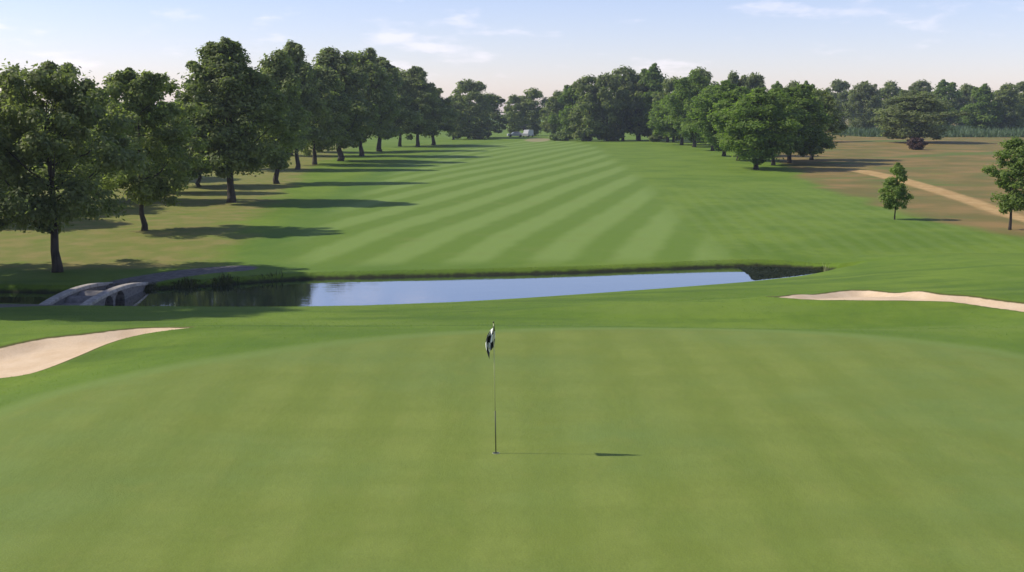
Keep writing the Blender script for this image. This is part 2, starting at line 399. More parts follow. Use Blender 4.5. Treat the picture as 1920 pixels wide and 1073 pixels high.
# water
wm = NM('pond_water')
h1 = wm.noise(1.6, 3, wm.mapping((.5, 1.6, 1))); h2 = wm.noise(9, 2, wm.mapping((.6, 1.5, 1)))
wm.bump(wm.math('ADD', h1, wm.math('MULTIPLY', h2, .15)), .06, .05)
WATER = wm.set(Base_Color=(.012, .020, .020), Roughness=.03, IOR=2.5, Specular_IOR_Level=.6, Specular_Tint=(.98, .98, .98, 1))
gl = wm.t.nodes.new('ShaderNodeBsdfGlossy'); gl.inputs['Color'].default_value = (.97, .97, .97, 1); gl.inputs['Roughness'].default_value = .03
for l_ in wm.b.inputs['Normal'].links: wm.t.links.new(l_.from_socket, gl.inputs['Normal'])
mg = wm.t.nodes.new('ShaderNodeMixShader'); mg.inputs[0].default_value = .32
wm.t.links.new(wm.b.outputs[0], mg.inputs[1]); wm.t.links.new(gl.outputs[0], mg.inputs[2]); wm.t.links.new(mg.outputs[0], wm.out.inputs[0])
mb = MB(); mb.add([(-60, 38, WATER_Z), (24, 38, WATER_Z), (24, 60, WATER_Z), (-60, 60, WATER_Z)], [(0, 1, 2, 3)])
wob = mb.build('water', [WATER]); tag(wob, 'narrow calm pond reflecting sky and trees behind the green', 'pond', kind='structure')

# ------------------------------------------------------------------ materials for plants
def leaf_mat(name, c1, c2, c3, trans=.28):
    m = NM(name)
    oi = m.t.nodes.new('ShaderNodeObjectInfo')
    col = m.mix(m.attr('tone'), c1, c2)
    col = m.mix(m.math('MULTIPLY', oi.outputs['Random'], .55), col, c3)
    m.set(Base_Color=col, Roughness=.6, Specular_IOR_Level=.25)
    tr = m.t.nodes.new('ShaderNodeBsdfTranslucent'); m.lk(m.mix(1.0, col, (1.3, 1.5, .7, 1), 'MULTIPLY'), tr.inputs[0])
    mx_ = m.t.nodes.new('ShaderNodeMixShader'); mx_.inputs[0].default_value = trans
    m.t.links.new(m.b.outputs[0], mx_.inputs[1]); m.t.links.new(tr.outputs[0], mx_.inputs[2]); m.t.links.new(mx_.outputs[0], m.out.inputs[0])
    return m.m
L_DARK = leaf_mat('foliage_dark', (.095, .128, .042), (.285, .320, .110), (.170, .200, .078), .52)
L_MID = leaf_mat('foliage_mid', (.065, .112, .020), (.235, .320, .060), (.130, .185, .040), .50)
L_OLIVE = leaf_mat('foliage_olive', (.105, .135, .052), (.285, .315, .130), (.180, .205, .090), .50)
L_YOUNG = leaf_mat('foliage_young', (.105, .165, .035), (.270, .350, .085), (.16, .21, .06), .5)
L_RED = leaf_mat('foliage_reddish', (.035, .018, .012), (.085, .040, .022), (.05, .03, .02), .1)
L_BUSH = leaf_mat('foliage_bright', (.10, .15, .035), (.19, .25, .06), (.13, .18, .05))
bk = NM('bark'); BARK = bk.set(Base_Color=bk.mix(bk.ramp(bk.noise(6, 4, bk.mapping((1, 1, .25))), .3, .7), (.022, .017, .012), (.070, .055, .042)), Roughness=.9)
bk.bump(bk.noise(14, 3, bk.mapping((1, 1, .2))), .5, .03)

# ------------------------------------------------------------------ tree prototypes (real sizes, then scaled per tree)
def shape_r(kind, h):
    h = np.clip(h, 0, 1)
    if kind == 'egg': return np.minimum(1, (h / .16) ** .5 * 1.0) * np.clip(1 - np.maximum(h - .25, 0) / .80, 0, 1) ** .50
    if kind == 'round': return np.sqrt(np.clip(1 - (2 * h - 1) ** 2, 0, 1)) ** .8
    if kind == 'broad': return np.minimum(1, (h / .18 + .2) ** .5) * np.clip(1 - np.maximum(h - .5, 0) / .56, 0, 1) ** .42
    if kind == 'oval': return np.sqrt(np.clip(1 - (2 * np.abs(h - .48)) ** 2.4, 0, 1))
def leaves(rng, C, Rr, per, leaf, up=.7):
    """rhombic leaves spread through ellipsoidal clumps C with radii Rr"""
    n = len(C) * per
    ci = np.repeat(np.arange(len(C)), per)
    d = rng.normal(size=(n, 3)); d /= np.linalg.norm(d, axis=1)[:, None]
    r = rng.random(n) ** .45 * (1 + .18 * rng.normal(size=n))
    P = C[ci] + d * (r * Rr[ci])[:, None] * np.array([1, 1, .72])
    nrm = d * .9 + rng.normal(size=(n, 3)) * .5 + np.array([0, 0, up]); nrm /= np.linalg.norm(nrm, axis=1)[:, None]
    a = np.cross(nrm, rng.normal(size=(n, 3))); a /= np.linalg.norm(a, axis=1)[:, None]; b = np.cross(nrm, a)
    s_ = leaf * (.65 + .7 * rng.random(n))[:, None]
    V_ = np.stack([P - a * s_, P + b * s_ * .55, P + a * s_, P - b * s_ * .55], 1).reshape(-1, 3)
    F_ = np.arange(n * 4).reshape(-1, 4)
    tone = np.repeat(np.clip(rng.random(len(C))[ci] * .6 + rng.random(n) * .5, 0, 1), 4)
    return V_, F_, tone
def tree_meshes(seed, H, Wd, trunk, kind, nclump, per, leaf, clump=(.10, .17), loose=0.0, tr=None, lean=0.0, open_=0.0):
    """H total height, Wd crown width, trunk = clear trunk height"""
    rng = np.random.default_rng(seed)
    ch = H - trunk; ph = rng.random(8) * 6.28
    C = []; RR = []
    tries = 0
    while len(C) < nclump and tries < nclump * 80:
        tries += 1
        h = rng.random() ** .9; th = rng.random() * 6.283
        lob = 1 + .13 * math.sin(2 * th + ph[0] + 2 * h) + .12 * math.sin(3 * th + ph[1] + 4 * h) + .08 * math.sin(5 * th + ph[2] + 9 * h)
        er = shape_r(kind, np.array(h)) * lob * Wd / 2
        k = rng.random() ** (.42 + loose * .2)
        cr = Wd * rng.uniform(*clump)
        rr = max(0.0, er - cr * .55) * k
        p = np.array([rr * math.cos(th) + lean * h, rr * math.sin(th), trunk + ch * (.03 + .93 * h) - cr * .3 * (h > .5)])
        if C and open_ > 0:
            dmin = min(np.linalg.norm(p - q) for q in C)
            if dmin < cr * open_: continue
        C.append(p); RR.append(cr * (.75 + .35 * (1 - h)))
    # tufts that make the outline uneven; each grows out of a clump already there
    base_n = len(C)
    for i in range(int(nclump * .30)):
        j = int(rng.integers(base_n)); q = C[j]; cr = RR[j]
        d_ = np.array([q[0] - lean * .5, q[1], (q[2] - trunk - ch * .45) * .9]); d_ /= np.linalg.norm(d_) + 1e-6
        C.append(q + d_ * cr * rng.uniform(.5, .85)); RR.append(cr * rng.uniform(.35, .6))
    C = np.array(C); RR = np.array(RR)
    V_, F_, tone = leaves(rng, C, RR, per, leaf)
    crown = np_mesh('crown', V_, F_, False, {'tone': tone})
    mb = MB(); r0 = tr or H * .022
    zt = [0, .04, .12, .3, .55, .8, .95]; top = trunk + ch * .8
    wob = rng.normal(size=(len(zt), 2)) * H * .006; wob[0] = 0
    pts = [(wob[i][0] + lean * .5 * z, wob[i][1], top * z - (.3 if i == 0 else 0)) for i, z in enumerate(zt)]
    mb.tube(pts, [r0 * 1.7, r0 * 1.25, r0, r0 * .85, r0 * .6, r0 * .3, r0 * .1], 10)
    hi = np.nonzero(C[:, 2] > trunk + .22 * ch)[0]; idx = rng.choice(hi, min(len(hi), 24), replace=False)
    for i in idx:
        e = C[i]; hz = max(trunk * .8, e[2] - rng.uniform(.25, .5) * math.hypot(e[0], e[1]) - .12 * ch); hz = min(hz, top * .9)
        s_ = np.array([lean * .5 * hz / top, 0, hz]); m = (s_ + e) / 2 + np.array([0, 0, -.04 * H]) + rng.normal(size=3) * H * .01
        rr = r0 * .42 * (1 - .5 * hz / top)
        mb.tube([s_, m, e], [rr, rr * .6, rr * .15], 6, cap=False)
    return mb.mesh('trunk', [BARK], True), crown

PROTO = {}
def proto(name, mat, *a, **k):
    t, c_ = tree_meshes(*a, **k); c_.materials.append(mat); PROTO[name] = (t, c_, a[1], a[2])
#      name   mat     seed H   W   trunk kind nclump per leaf
proto('near_loose', L_OLIVE, 19, 10, 9.6, 2.25, 'broad', 175, 170, .115, clump=(.06, .105), loose=.6, tr=.20)
proto('near_round', L_DARK, 12, 10, 7.0, 2.0, 'broad', 140, 180, .12, clump=(.08, .13), tr=.15)
proto('near_egg', L_DARK, 13, 13, 9.2, 2.2, 'egg', 220, 190, .15, clump=(.075, .125), tr=.24)
proto('egg_a', L_DARK, 21, 15, 9.0, 2.4, 'egg', 120, 150, .22, tr=.26)
proto('egg_b', L_DARK, 22, 15, 8.5, 2.2, 'egg', 110, 150, .22, tr=.24, lean=.6)
proto('broad_a', L_DARK, 23, 15, 11, 2.6, 'broad', 120, 150, .24, tr=.28)
proto('broad_b', L_MID, 24, 12, 9, 1.8, 'broad', 120, 150, .20, tr=.20)
proto('round_a', L_MID, 25, 12, 10, 1.8, 'round', 110, 150, .21, tr=.22)
proto('oval_a', L_MID, 26, 12, 7.5, 1.6, 'oval', 110, 150, .20, tr=.2)
proto('olive_a', L_OLIVE, 27, 14, 10.5, 1.8, 'broad', 120, 140, .23, tr=.24)
proto('far_a', L_DARK, 31, 16, 12, 1.5, 'round', 70, 100, .36, clump=(.12, .19), tr=.3)
proto('far_b', L_DARK, 32, 16, 11, 1.5, 'broad', 70, 100, .36, clump=(.12, .19), tr=.3)
proto('far_c', L_MID, 33, 16, 11, 1.5, 'egg', 70, 100, .36, clump=(.12, .19), tr=.3)
proto('young_a', L_YOUNG, 41, 4, 2.0, .75, 'oval', 75, 110, .075, clump=(.12, .2), tr=.045)
proto('young_b', L_YOUNG, 42, 6, 2.9, 1.2, 'oval', 75, 130, .085, clump=(.12, .2), tr=.075)
proto('shrub_red', L_RED, 51, 1.9, 2.9, .1, 'round', 40, 90, .13, clump=(.12, .2), tr=.05)
proto('shrub_bright', L_BUSH, 52, 3, 4.5, .1, 'round', 40, 90, .22, clump=(.12, .2), tr=.06)
proto('shrub_dark', L_DARK, 53, 3, 5.0, .1, 'round', 40, 90, .22, clump=(.12, .2), tr=.06)

rnd = random.Random(5)
def tree(kind, px, base, top, wpx, label, group=None, cat='tree', name='leafy_tree', rz=None, xy=None):
    p = xy or at(px, base); x, y = p; z = float(z0(x, y))
    t, c_, H_, W_ = PROTO[kind]
    depth = y * math.cos(PITCH)
    hm = (base - top) / FPX * y * 1.0; wm_ = wpx * (1.0 if kind[:5] == 'young' else 1.34 if group == RRW else 1.20) / FPX * y
    sx_ = wm_ / W_; sz_ = hm / H_
    e = empty(name, (x, y, z), rnd.uniform(0, 6.28) if rz is None else rz, (sx_, sx_, sz_))
    tag(e, label, cat, group)
    link_mesh('trunk', t, None, e); link_mesh('crown', c_, None, e)
    return e

LR = 'trees of the row along the left of the fairway'; RRW = 'trees of the row along the right of the fairway'
FR = 'trees of the distant treeline at the right'; FW = 'trees of the wood at the end of the fairway'; BL = 'trees in the second rank at the left'
T = [
 ('near_loose', 107, 510, 112, 305, 'nearest tree at the left, wide loose crown, dark trunk standing just above the stone bridge', LR, .3),
 ('near_round', 270, 432, 126, 178, 'thin trunked lower tree between the nearest tree and the tall egg shaped one', LR, 1.0),
 ('near_egg', 433, 380, 74, 205, 'tall dark egg shaped tree with a long shadow over the left of the fairway', LR, 2.0),
 ('egg_b', 520, 345, 90, 120, 'tree with a slim trunk just right of the tall egg shaped tree', LR, .5),
 ('egg_a', 557, 318, 84, 105, 'narrow topped tree, its trunk the first of a close cluster in the left row', LR, 1.5),
 ('broad_a', 590, 309, 120, 115, 'rounded tree with a straight trunk left of the tall round headed one', LR, 2.5),
 ('egg_b', 637, 302, 88, 140, 'tall round headed tree in the middle of the left row with a thick trunk', LR, 3.5),
 ('broad_a', 678, 293, 95, 120, 'tree with the thickest dark trunk near the middle of the left row', LR, 4.5),
 ('egg_a', 712, 284, 112, 110, 'dark tree with a twin looking trunk behind the thick trunked one', LR, 5.5),
 ('broad_a', 750, 275, 130, 85, 'tree with a short trunk just before the dark pointed tree of the left row', LR, .2),
 ('near_egg', 783, 275, 126, 95, 'dark pointed tree standing out against the sky near the far end of the left row', LR, 1.2),
 ('egg_a', 812, 272, 165, 85, 'last low crowned tree on the slope of the left row before the far wood', LR, 2.2),
 ('far_a', 880, 260, 150, 80, 'far dark tree with a domed top left of the gap in the trees', FW, 1),
 ('far_b', 915, 258, 175, 70, 'far dark tree sloping down to the gap at the end of the fairway', FW, 2),
 ('far_a', 850, 262, 190, 60, 'small far tree wedged behind the end of the left row', FW, 3),
 # second rank left
 ('broad_b', 325, 362, 185, 120, 'lighter green tree behind the thin trunked one', BL, 1),
 ('broad_b', 375, 350, 190, 130, 'lighter green tree half hidden behind the tall egg shaped one', BL, 2),
 ('round_a', 180, 378, 165, 190, 'green tree behind and between the two nearest left trees', BL, 3),
 ('broad_b', 20, 396, 170, 210, 'lighter green tree behind the nearest left tree at the edge of the photo', BL, 4),
 ('broad_a', -90, 420, 150, 220, 'tree at the left edge, its crown just entering the photo', BL, 5),
 ('olive_a', 250, 335, 190, 160, 'dull green tree far behind the two nearest left trees', BL, 0),
 ('egg_a', 470, 318, 130, 120, 'dark tree behind the right flank of the tall egg shaped one', BL, 1),
 ('broad_a', 600, 285, 150, 110, 'dark tree in the rank behind the clustered trunks of the left row', BL, 2),
 ('broad_a', 545, 292, 140, 110, 'dark tree behind the slim trunk of the left row', BL, 2.6),
 # wood at the end
 ('far_a', 965, 255, 178, 42, 'small far tree just right of the gap at the end of the fairway', FW, 1),
 ('far_a', 1000, 255, 166, 62, 'rounded far tree in the centre of the horizon above the pale vehicles', FW, 2),
 ('far_b', 1042, 258, 170, 50, 'low far tree joining the central round tree and the right wood', FW, 3),
 ('far_c', 1072, 262, 152, 62, 'first stepped tree of the right wood, half way up the slope of its outline', FW, 4),
 ('far_b', 1105, 265, 141, 70, 'pale green topped tree of the right wood above a dark trunk', FW, 5),
 ('far_a', 1138, 265, 138, 62, 'dark tree next to the dark trunk in the right wood', FW, .4),
 ('far_b', 1168, 264, 124, 66, 'tall tree of the right wood with a tufted double top', FW, 1.4),
 ('far_c', 1222, 264, 118, 78, 'tallest tufted tree of the right wood', FW, 2.4),
 ('far_a', 1262, 266, 145, 60, 'lower dark tree behind the start of the right row', FW, 3.4),
 ('oval_a', 1195, 263, 186, 60, 'small bright edged tree standing alone before the right wood', FW, 4.4),
 # right row
 ('oval_a', 1252, 267, 182, 66, 'furthest light green tree of the right row', RRW, 0),
 ('oval_a', 1278, 272, 165, 72, 'second furthest light green tree of the right row', RRW, 1),
 ('round_a', 1302, 276, 140, 92, 'light green tree with the highest dome of the right row', RRW, 2),
 ('oval_a', 1336, 283, 160, 84, 'light green tree just right of the highest dome in the right row', RRW, 3),
 ('round_a', 1357, 293, 158, 100, 'light green tree with a dark trunk third from the near end of the right row', RRW, 4),
 ('oval_a', 1384, 301, 164, 80, 'light green tree filling the gap left of the nearest tree of the right row', RRW, 2.2),
 ('oval_a', 1450, 310, 166, 84, 'tree close behind the right shoulder of the nearest tree of the right row', RRW, 3.9),
 ('round_a', 1417, 318, 172, 128, 'nearest tree of the right row, low dark skirted crown on a short trunk', RRW, 5),
 ('broad_b', 1480, 306, 160, 120, 'dark sided tree behind the nearest of the right row', RRW, 6),
 ('broad_a', 1522, 300, 165, 85, 'darkest tree at the right end of the right row, overhanging the dry ground', RRW, .7),
 ('far_a', 1310, 268, 128, 72, 'dark dome rising behind the highest light green tree', FW, 1.7),
 ('far_b', 1368, 268, 134, 50, 'dark pointed top rising behind the middle of the right row', FW, 2.7),
 ('far_a', 1408, 268, 138, 66, 'dark domed tree rising behind the nearest tree of the right row', FW, 3.7),
 ('far_c', 1452, 268, 151, 50, 'yellowish topped tree behind the right row', FW, 4.7),
 ('far_a', 1485, 268, 152, 40, 'small dark top between the yellowish topped trees behind the right row', FW, 5.7),
 ('far_c', 1512, 268, 150, 52, 'yellowish topped tree behind the dark end of the right row', FW, .1),
 # far right treeline
 ('far_a', 1568, 246, 150, 56, 'round dark tree just right of the end of the right row', FR, 1),
 ('olive_a', 1618, 252, 155, 58, 'yellow green tree with a dark slanting trunk in the distant line', FR, 2),
 ('far_b', 1662, 246, 152, 60, 'dark tree between the yellow green tree and the broad low one', FR, 3),
 ('olive_a', 1712, 268, 172, 125, 'broad low tree above a reddish shrub on the dry ground', FR, 4),
 ('far_b', 1725, 246, 150, 56, 'dark top behind the broad low tree', FR, 5),
 ('far_c', 1770, 247, 148, 66, 'brownish green tree right of the broad low one', FR, .3),
 ('far_a', 1808, 246, 158, 50, 'short dark tree in a dip of the distant treeline', FR, 1.3),
 ('far_c', 1838, 252, 156, 64, 'lit round tree on a slim trunk in the distant treeline', FR, 2.3),
 ('far_b', 1882, 252, 156, 62, 'dull round tree second from the right end of the distant treeline', FR, 3.3),
 ('far_a', 1922, 250, 151, 70, 'dark tree at the right edge of the distant treeline', FR, 4.3),
 ('far_b', 1985, 250, 150, 70, None, FR, 5.3),
 ('far_b', 1198, 264, 138, 80, 'dark tree filling the dip between the two tufted tops of the right wood', FW, 5.0),
]
for (k, px, b, tp, wp, lab, grp, rz) in T:
    tree(k, px, b, tp, wp, lab or 'dark tree continuing the distant treeline past the right edge', grp, rz=rz)
# trees outside the left edge: their shade lies on the bridge and the near bank
for (x, y, h, wd, k, lab_) in ((-27.5, 38.4, 16.5, 13.0, 'near_round', 'tree past the left edge whose shade falls on the near bank'), (-31, 42.5, 15, 10, 'near_egg', 'tree past the left edge whose shade falls on the stone bridge'), (-30.5, 51.0, 14, 8.0, 'broad_a', 'tree past the left edge whose shade falls on the path behind the stone bridge')):
    t_, c_, H_, W_ = PROTO[k]
    e = empty('leafy_tree', (x, y, float(z0(x, y))), x, (wd / W_, wd / W_, h / H_)); tag(e, lab_, 'tree', 'trees past the left edge')
    link_mesh('trunk', t_, None, e); link_mesh('crown', c_, None, e)
# far background rank so that no bare sky shows low between crowns
for i in range(34):
    px = -60 + i * 62 + rnd.uniform(-15, 15)
    if px < 800 or 925 < px < 965: continue
    reg = 'the left end of the fairway' if px < 925 else 'the right wood' if px < 1250 else 'the row at the right of the fairway' if px < 1545 else 'the treeline beyond the dry ground'
    yy = 430 + rnd.uniform(0, 90); xx = (px - 960) / FPX * yy
    topp = 172 + rnd.uniform(-8, 10) if px > 1050 else 190 + rnd.uniform(-8, 8)
    zz = float(z0(xx, yy)); bpy_ = HOR + (CAM_Z - zz) / yy * FPX
    tree(rnd.choice(['far_a', 'far_b', 'far_c']), px, bpy_, topp, 80, 'dark far off tree closing the horizon behind ' + reg, 'far rank of trees behind ' + reg, xy=(xx, yy))
young = tree('young_a', 1678, 412, 305, 54, 'small young tree with an upright oval crown standing alone on the right rough', None, name='young_tree')
tree('young_b', 1893, 431, 252, 92, 'taller young tree at the right edge beside the dirt track', None, name='young_tree')
tree('shrub_red', 1718, 281, 258, 34, 'dark reddish brown shrub under the broad low tree', None, cat='shrub', name='shrub')
tree('shrub_bright', 1052, 264, 243, 40, 'yellow green bush at the far end of the fairway', None, cat='bush', name='bush')
for px, b, tp, wp, lab in ((1095, 265, 244, 36, 'dark bush left of the dark trunk in the right wood'), (1150, 265, 246, 34, 'dark bush under the tufted double topped tree'), (1232, 266, 250, 34, 'dark bush under the tallest tufted tree'), (900, 261, 243, 44, 'dark bush under the domed far tree')):
    tree('shrub_dark', px, b, tp, wp, lab, None, cat='bush', name='bush')

# ------------------------------------------------------------------ grass that stands up: bank fringe, rough, crop strip
def blades(name, P, hgt, wid, mat, label, cat, seed=1, lean=.5, zfix=None):
    rng = np.random.default_rng(seed); n = len(P)
    a = rng.random(n) * 6.283; h = hgt * (.5 + rng.random(n)); dxy = np.stack([np.cos(a), np.sin(a)], 1)
    ln = rng.normal(size=(n, 2)) * (h * lean)[:, None]; wv = dxy * (wid * (.6 + .8 * rng.random(n)))[:, None] / 2
    h = h * (.35 + 1.3 * (.5 + .5 * np.sin(P[:, 0] * 2.3 + 1.7 * np.sin(P[:, 0] * .9) + P[:, 1])) ** 1.3) if hgt > .12 else h
    z = (zfinal(P[:, 0], P[:, 1]) if zfix is None else np.full(n, zfix)) - .02
    b1 = np.c_[P - wv, z]; b2 = np.c_[P + wv, z]; m1 = np.c_[P - wv * .7 + ln * .4, z + h * .6]; m2 = np.c_[P + wv * .7 + ln * .4, z + h * .6]
    tp = np.c_[P + ln, z + h]; tp2 = tp + np.c_[wv * .1, np.zeros(n)]
    Vv = np.stack([b1, b2, m2, m1, tp2, tp], 1).reshape(-1, 3); i = np.arange(n)[:, None] * 6
    Ff = np.concatenate([i + [0, 1, 2, 3], i + [3, 2, 4, 5]]); tone = np.repeat(rng.random(n), 6)
    o = link_mesh(name, np_mesh(name, Vv, Ff, False, {'tone': tone}), mat)
    return tag(o, label, cat, kind='stuff')
G_BANK = leaf_mat('bank_grass', (.050, .070, .020), (.13, .14, .045), (.07, .09, .03))
G_ROUGH = leaf_mat('rough_grass', (.120, .200, .026), (.185, .270, .045), (.15, .23, .035), .45)
G_WEED = leaf_mat('weed', (.035, .048, .016), (.095, .105, .036), (.06, .07, .02), .3)
G_REFLECT = leaf_mat('painted_reflection', (.012, .022, .009), (.030, .045, .016), (.02, .03, .01), .1)
G_CROP = leaf_mat('crop_grass', (.075, .120, .055), (.130, .180, .085), (.10, .15, .08))
rng = np.random.default_rng(77)
def along(Pl, n, off_lo, off_hi):
    seg = np.diff(Pl, axis=0); L = np.linalg.norm(seg, axis=1); cs = np.r_[0, np.cumsum(L)]
    s_ = rng.random(n) * cs[-1]; i = np.clip(np.searchsorted(cs, s_) - 1, 0, len(L) - 1); f = ((s_ - cs[i]) / L[i])[:, None]
    p = Pl[i] * (1 - f) + Pl[i + 1] * f; nrm = np.c_[-seg[i][:, 1], seg[i][:, 0]] / L[i][:, None]
    return p + nrm * rng.uniform(off_lo, off_hi, n)[:, None]
farl = smooth_poly(far_xy[2:], 4, False); nearl = smooth_poly(near_xy[2:], 4, False)
P1 = along(farl, 8000, .08, .5)
blades('bank_grass', P1, .035, .02, G_BANK, 'ragged weeds and grass along the far edge of the pond', 'grass')
P4 = along(smooth_poly([on_plane(*p) for p in [(1385, 507), (1430, 507), (1480, 507), (1520, 508), (1552, 508)]], 4, False), 6000, -.3, .5)
blades('marsh_weeds', P4, .15, .03, G_WEED, 'dark rank weeds standing at the right tip of the pond', 'weeds', 12)
wp = np.array([on_plane(*p) for p in [(1384, 501), (1410, 500), (1480, 500), (1552, 506), (1540, 511), (1480, 519), (1430, 524), (1412, 526), (1404, 516)]])  # outline of the dark reflection, put in as flat dark blades on the water
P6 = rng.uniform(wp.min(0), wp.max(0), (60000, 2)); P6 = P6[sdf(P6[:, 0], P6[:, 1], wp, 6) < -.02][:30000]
blades('painted_reflection', P6, .035, .06, G_REFLECT, 'flat dark blades standing in for a dark reflection on the right end of the pond', 'painted reflection', 14, 1.2, WATER_Z)
P5 = along(smooth_poly([on_plane(*p) for p in [(236, 549), (300, 545), (400, 538), (560, 526)]], 4, False), 9000, -.1, .7)
P5 = P5[rng.random(len(P5)) < .75 * np.clip((-10.6 - P5[:, 0]) / 5.5, 0, 1)]
blades('bank_weeds', P5, .14, .03, G_WEED, 'dark weeds on the shaded far bank beside the stone bridge', 'weeds', 13)
P2 = along(nearl, 9000, -.6, -.05)
blades('bank_grass', P2, .07, .02, G_ROUGH, 'short grass along the near edge of the pond', 'grass', 3)
P3 = rng.uniform((-17, 19), (24, 42), (230000, 2))
keep = (sdf(P3[:, 0], P3[:, 1], green_poly, 6) > .75) & (sdf(P3[:, 0], P3[:, 1], sand1, 6) > .03) & (sdf(P3[:, 0], P3[:, 1], sand2, 6) > .03) & (sdf(P3[:, 0], P3[:, 1], creek, 6) > .5) & (seg_dist(P3[:, 0], P3[:, 1], path_line, False) > 1.2)
blades('rough_grass', P3[keep][:95000], .028, .016, G_ROUGH, 'short green rough grass between the green, bunkers and pond', 'grass', 5, .7)
cr = rng.uniform((85, 262), (185, 330), (52000, 2))
cr = cr[(sdf(cr[:, 0], cr[:, 1], crop_poly, 6) < 0)]
if len(cr): blades('tall_grass', cr, 1.0, .30, G_CROP, 'bluish green strip of tall grass before the distant treeline at the right', 'tall grass', 9, .25)

# reeds: two small clumps
def reed(px, py, label):
    x, y = at(px, py); e_ = MB(); r_ = random.Random(px)
    for i in range(16):
        a = r_.uniform(0, 6.28); d = r_.uniform(0, .16); h = r_.uniform(.25, .6); bx, by = x + d * math.cos(a), y + d * math.sin(a)
        z = float(zfinal(np.array([bx]), np.array([by]))[0]) - .03; lx_, ly_ = r_.gauss(0, .1), r_.gauss(0, .1)
        e_.tube([(bx, by, z), (bx + lx_ * .4, by + ly_ * .4, z + h * .6), (bx + lx_, by + ly_, z + h)], [.012, .009, .003], 5)
    rm = NM('dry_reed').set(Base_Color=(.30, .30, .13), Roughness=.8)
    tag(e_.build('reed_clump', [rm]), label, 'reeds', 'reed clumps at the pond')
reed(1548, 503, 'dry reed clump at the right tip of the pond')
reed(1045, 508, 'thin reed clump on the far bank in the middle of the pond')
reed(800, 516, 'small reed clump on the far bank left of the middle of the pond')

# ------------------------------------------------------------------ stone bridge
sm = NM('stone_wall'); vor = sm.t.nodes.new('ShaderNodeTexVoronoi'); vor.inputs['Scale'].default_value = 4.5; sm.lk(sm.mapping((1, 1, 1.7)), vor.inputs['Vector'])
STONE = sm.set(Base_Color=sm.mix(sm.ramp(vor.outputs['Distance'], .05, .5), (.085, .08, .07), (.17, .155, .135)), Roughness=.9)
sm.bump(vor.outputs['Distance'], .6, .04)
cm = NM('coping'); COPE = cm.set(Base_Color=cm.mix(cm.ramp(cm.noise(5, 4), .3, .7), (.25, .225, .19), (.42, .38, .32)), Roughness=.85)
cm.bump(cm.noise(20, 3), .3, .01)
br = empty('stone_bridge', ((BX0 + BX1) / 2, (BY0 + BY1) / 2, WATER_Z))
tag(br, 'small humped stone footbridge with pale copings over the shaded end of the pond', 'bridge')
ox, oy, oz = br.location
def topz(y):  # parapet top
    t = (y - BY0) / (BY1 - BY0); return -1.82 + .24 * math.sin(math.pi * min(1, t * 1.0)) ** .8 - .18 * t
def arch_cut(y):  # underside of the side wall, two arches
    for c_, hw in ((43.35, .50), (44.6, .56)):
        if abs(y - c_) < hw: return WATER_Z + .02 + .50 * math.sqrt(max(0, 1 - ((y - c_) / hw) ** 2)) * .86
    return -3.0
NYS = 140; ysb = [BY0 + (BY1 - BY0) * i / NYS for i in range(NYS + 1)]
for xa, xb in ((BX1 - .26, BX1), (BX0, BX0 + .26)):
    m_ = MB(); Vs = []; Fs = []
    for y in ysb:
        t_, b_ = topz(y) - .06, arch_cut(y)
        Vs += [(xa - ox, y - oy, b_ - oz), (xb - ox, y - oy, b_ - oz), (xb - ox, y - oy, t_ - oz), (xa - ox, y - oy, t_ - oz)]
    for i in range(NYS):
        a = i * 4; b = a + 4
        for j in range(4): Fs.append((a + j, b + j, b + (j + 1) % 4, a + (j + 1) % 4))
    Fs += [(0, 1, 2, 3), tuple(NYS * 4 + j for j in (3, 2, 1, 0))]
    m_.add(Vs, Fs); wl = m_.build('parapet_wall', [STONE], br)
    k_ = MB(); Vs = []; Fs = []; ys2 = [BY0 - .12 + (BY1 - BY0 + .24) * i / 40 for i in range(41)]
    for y in ys2:
        t_ = topz(min(max(y, BY0), BY1))
        Vs += [(xa - .05 - ox, y - oy, t_ - .058 - oz), (xb + .05 - ox, y - oy, t_ - .058 - oz), (xb + .05 - ox, y - oy, t_ + .05 - oz), (xb + .02 - ox, y - oy, t_ + .075 - oz), (xa - .02 - ox, y - oy, t_ + .075 - oz), (xa - .05 - ox, y - oy, t_ + .05 - oz)]
    for i in range(40):
        a = i * 6; b = a + 6
        for j in range(6): Fs.append((a + j, b + j, b + (j + 1) % 6, a + (j + 1) % 6))
    Fs += [tuple(range(6)), tuple(240 + j for j in (5, 4, 3, 2, 1, 0))]
    k_.add(Vs, Fs); k_.build('coping', [COPE], wl)
m_ = MB(); Vs = []; Fs = []
for y in ysb:
    t_, b_ = topz(y) - .28, max(arch_cut(y), -2.9)
    Vs += [(BX0 + .262 - ox, y - oy, b_ - oz), (BX1 - .262 - ox, y - oy, b_ - oz), (BX1 - .262 - ox, y - oy, t_ - oz), (BX0 + .262 - ox, y - oy, t_ - oz)]
for i in range(NYS):
    a = i * 4; b = a + 4
    for j in range(4): Fs.append((a + j, b + j, b + (j + 1) % 4, a + (j + 1) % 4))
Fs += [(0, 1, 2, 3), tuple(NYS * 4 + j for j in (3, 2, 1, 0))]
gm = NM('deck_gravel'); GRAV = gm.set(Base_Color=gm.mix(gm.ramp(gm.noise(4, 4), .3, .7), (.13, .12, .105), (.22, .20, .18)), Roughness=.9)
m_.add(Vs, Fs); m_.build('deck', [GRAV], br)
